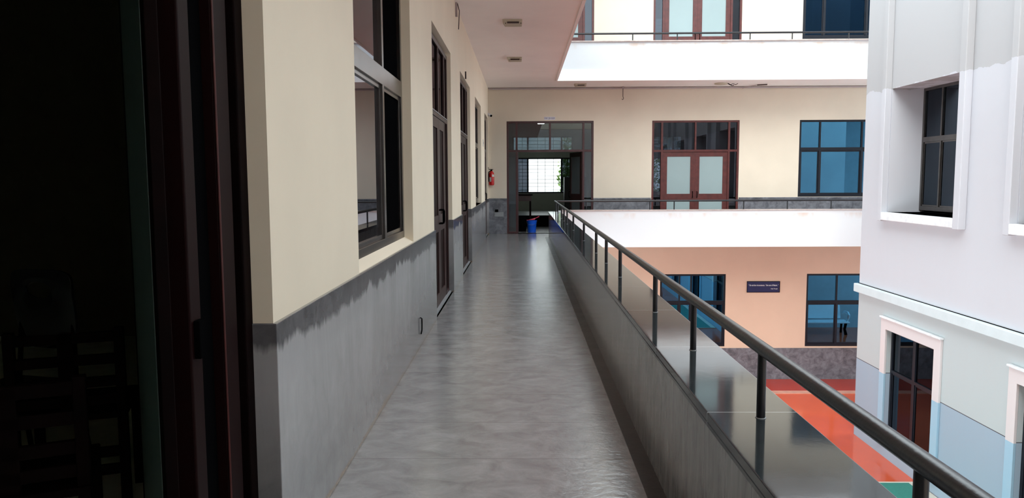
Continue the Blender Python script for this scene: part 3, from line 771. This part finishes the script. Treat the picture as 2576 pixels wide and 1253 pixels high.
# ------------------------------------------------------------------ dark room on the left
def slot_chair():
    r = empty('chair', (0, 0, 0))
    # backrest: rounded plate with an oval hand slot
    m = MB(); n = 40; bm = m.bm; inn, out_, back_i, back_o = [], [], [], []
    for k in range(n):
        a = 2*PI*k/n; ca, sa = math.cos(a), math.sin(a)
        e = .45
        ox = .20*math.copysign(abs(ca)**e, ca); oz = .20*math.copysign(abs(sa)**e, sa)
        if oz > 0: oz = oz*.55
        else: oz = oz*1.6
        ix, iz = .085*ca, .042*sa
        bulge = lambda x, z: -.03+.5*x*x+.12*max(0, -z)
        for lst, (x, z, d) in ((out_, (ox, oz, 0)), (inn, (ix, iz, 0)), (back_o, (ox, oz, .02)), (back_i, (ix, iz, .02))):
            lst.append(bm.verts.new((x, bulge(x, z)+d, .93+z)))
    for k in range(n):
        j = (k+1) % n
        bm.faces.new([out_[k], out_[j], inn[j], inn[k]]); bm.faces.new([back_o[k], back_i[k], back_i[j], back_o[j]])
        bm.faces.new([out_[k], back_o[k], back_o[j], out_[j]]); bm.faces.new([inn[k], inn[j], back_i[j], back_i[k]])
    m.build('backrest', 'black_plastic', r, bevel=.004, smooth=True)
    MB().box(-.21, .21, -.44, .0, .43, .46).build('seat', 'black_plastic', r, bevel=.012)
    for sx in (-1, 1):
        MB().tube([(sx*.20, -.40, 0), (sx*.19, -.38, .43)], .013, 8).build('leg', 'black', r)
        MB().tube([(sx*.20, .06, 0), (sx*.19, .0, .43), (sx*.17, .02, .75)], .013, 8).build('leg', 'black', r)
    return r
c1 = slot_chair(); c1.location = (-2.55, 3.95, 0); c1.rotation_euler = (0, 0, -.25)
tag(c1, 'black glossy chair with an oval hand slot in its backrest in the dark room', 'chair')
def slat_chair():
    r = empty('chair', (0, 0, 0))
    for sx in (-.21, .21):
        MB().box(sx-.02, sx+.02, -.02, .02, 0, .86).build('leg', 'wood_black', r, bevel=.003)
        MB().box(sx-.02, sx+.02, .38, .42, 0, .46).build('leg', 'wood_black', r, bevel=.003)
    MB().box(-.03, .03, -.012, .012, .46, .84).build('back_splat', 'wood_black', r)
    for z in (.80, .70, .60, .52, .28, .2): MB().box(-.20, .20, -.012, .012, z, z+.045).build('back_rail', 'wood_black', r, bevel=.003)
    MB().box(-.23, .23, -.03, .43, .46, .49).build('seat', 'wood_black', r, bevel=.006)
    return r
c2 = slat_chair(); c2.location = (-1.66, 2.35, 0); c2.rotation_euler = (0, 0, .45)
tag(c2, 'dark wooden chair with slatted back nearest the doorway in the dark room', 'chair', 'slatted chairs in the dark room')
c3 = copy_tree(c2); c3.location = (-1.98, 3.2, 0); c3.rotation_euler = (0, 0, .35)
tag(c3, 'dark slatted wooden chair behind the nearest one in the dark room', 'chair', 'slatted chairs in the dark room')

# ------------------------------------------------------------------ courtyard things
r = empty('floor_mat', (6.3, 13.9, G), 0, label='green mat with a cream border on the red courtyard floor', cat='mat')
MB().box(-1.6, .93, -6, -.03, 0, .02).build('mat', 'green', r)
m = MB(); m.box(.93, 1.10, -6, -.03, 0, .022); m.box(-1.6, 1.10, -.03, .02, 0, .022); m.build('border', 'matborder', r)
r = empty('garden_bench', (11.1, 15.0, G), 0, label='white bench with curved arms reflected in the ground floor blue window', cat='bench')
MB().box(-.95, .85, -.30, .22, .42, .48).build('seat', 'bench', r, bevel=.02)
m = MB(); m.T = Matrix.Translation((0, -.30, .52)) @ Matrix.Rotation(-.18, 4, 'X') .to_4x4() if False else Matrix.Translation((0, -.30, .52)) @ Matrix.Rotation(.18, 4, 'X')
m.box(-.93, .70, -.03, .03, 0, .50).build('backrest', 'bench', r, bevel=.02)
for sx in (-.93, .80):
    MB().tube([(sx, -.34, .72), (sx, -.15, .80), (sx, .08, .80), (sx, .2, .72), (sx, .17, .62), (sx, .05, .48)], [.04, .045, .05, .05, .04, .035], 12).build('armrest', 'bench', r, smooth=True)
    MB().tube([(sx*.9, .16, .42), (sx*.86, .14, .2), (sx*.9, .2, 0)], [.05, .045, .055], 10).build('leg', 'black', r, smooth=True)
    MB().tube([(sx*.9, -.22, .42), (sx*.9, -.26, 0)], .04, 10).build('leg', 'black', r, smooth=True)

# ------------------------------------------------------------------ garden behind the far rooms
o = MB().box(-20, 40, YB+.3, 60, G-.1, G).build('garden_ground', 'lawn'); struct(o, 'planted ground behind the far rooms', 'ground')
def tree(x, y, h, rad, seed, label):
    rnd = random.Random(seed)
    r = empty('tree', (x, y, G), 0, label=label, cat='tree', group='trees behind the far rooms')
    MB().tube([(0, 0, 0), (.1, .05, h*.35), (-.05, 0, h*.7)], [.18, .14, .08], 10).build('trunk', 'bark', r, smooth=True)
    m = MB(); bm = m.bm
    for i in range(6500):
        while True:
            p = Vector((rnd.uniform(-1, 1), rnd.uniform(-1, 1), rnd.uniform(-1, 1)))
            if .25 < p.length < 1: break
        p = Vector((p.x*rad, p.y*rad, h*.62+p.z*h*.36))
        a = Vector((rnd.gauss(0, 1), rnd.gauss(0, 1), rnd.gauss(0, 1))).normalized(); b = a.orthogonal().normalized()
        s = rnd.uniform(.05, .10)
        vs = [bm.verts.new(p+a*s), bm.verts.new(p+b*s*.5), bm.verts.new(p-a*s), bm.verts.new(p-b*s*.5)]
        bm.faces.new(vs)
    m.build('foliage', 'leaf', r)
tree(2.7, 31.6, 9.5, 1.25, 1, 'leafy tree outside the window seen through the open door')
tree(5.6, 35.6, 12.5, 1.9, 2, 'leafy tree outside behind the left side light')
tree(9.4, 32.0, 12.5, 2.2, 3, 'leafy tree outside behind the right side light')
tree(14.4, 34, 12.5, 2.3, 4, 'leafy tree outside behind the dark blue window')
o = MB().box(-9, 3.4, 40, 40.3, G, 9).build('boundary_wall', 'white'); struct(o, 'pale building seen through the far window', 'wall')

# ------------------------------------------------------------------ camera, light
yaw, pit, rol, F = -0.0141272, 0.0917804, -0.0046568, 1907.3
cy_, sy_ = math.cos(yaw), math.sin(yaw)
f = Vector((sy_*math.cos(pit), cy_*math.cos(pit), -math.sin(pit))); rt = Vector((cy_, -sy_, 0)); u = rt.cross(f)
r2 = rt*math.cos(rol)+u*math.sin(rol); u2 = -rt*math.sin(rol)+u*math.cos(rol)
cam = bpy.data.cameras.new('camera'); co = bpy.data.objects.new('camera', cam); COL.objects.link(co)
co.matrix_world = Matrix(((r2.x, u2.x, -f.x, 0), (r2.y, u2.y, -f.y, 0), (r2.z, u2.z, -f.z, 1.5), (0, 0, 0, 1)))
cam.sensor_width = 36; cam.lens = F/2576*36; cam.clip_start = .05; cam.clip_end = 300
scene.camera = co

w = bpy.data.worlds.new('overcast'); scene.world = w; w.use_nodes = True
nt = w.node_tree; nt.nodes.clear()
bg = nt.nodes.new('ShaderNodeBackground'); ow = nt.nodes.new('ShaderNodeOutputWorld')
bg.inputs[0].default_value = (.85, .95, 1.0, 1); bg.inputs[1].default_value = 2.75
nt.links.new(bg.outputs[0], ow.inputs[0])

sun = bpy.data.lights.new('veiled_sun', 'SUN'); sun.energy = 1.5; sun.angle = math.radians(38); sun.color = (1, .97, .93)
so = bpy.data.objects.new('veiled_sun', sun); COL.objects.link(so)
so.rotation_euler = Vector((1.0, 3.5, -2.9)).to_track_quat('-Z', 'Y').to_euler(); so.location = (-4, -12, 14)

scene.view_settings.view_transform = 'Standard'; scene.view_settings.look = 'None'
scene.view_settings.gamma = 1; scene.view_settings.use_curve_mapping = False
scene.view_settings.exposure = .6
cy = scene.cycles
cy.max_bounces = 12; cy.diffuse_bounces = 7; cy.glossy_bounces = 5; cy.transparent_max_bounces = 12; cy.transmission_bounces = 6
cy.use_denoising = True; cy.sample_clamp_indirect = 8
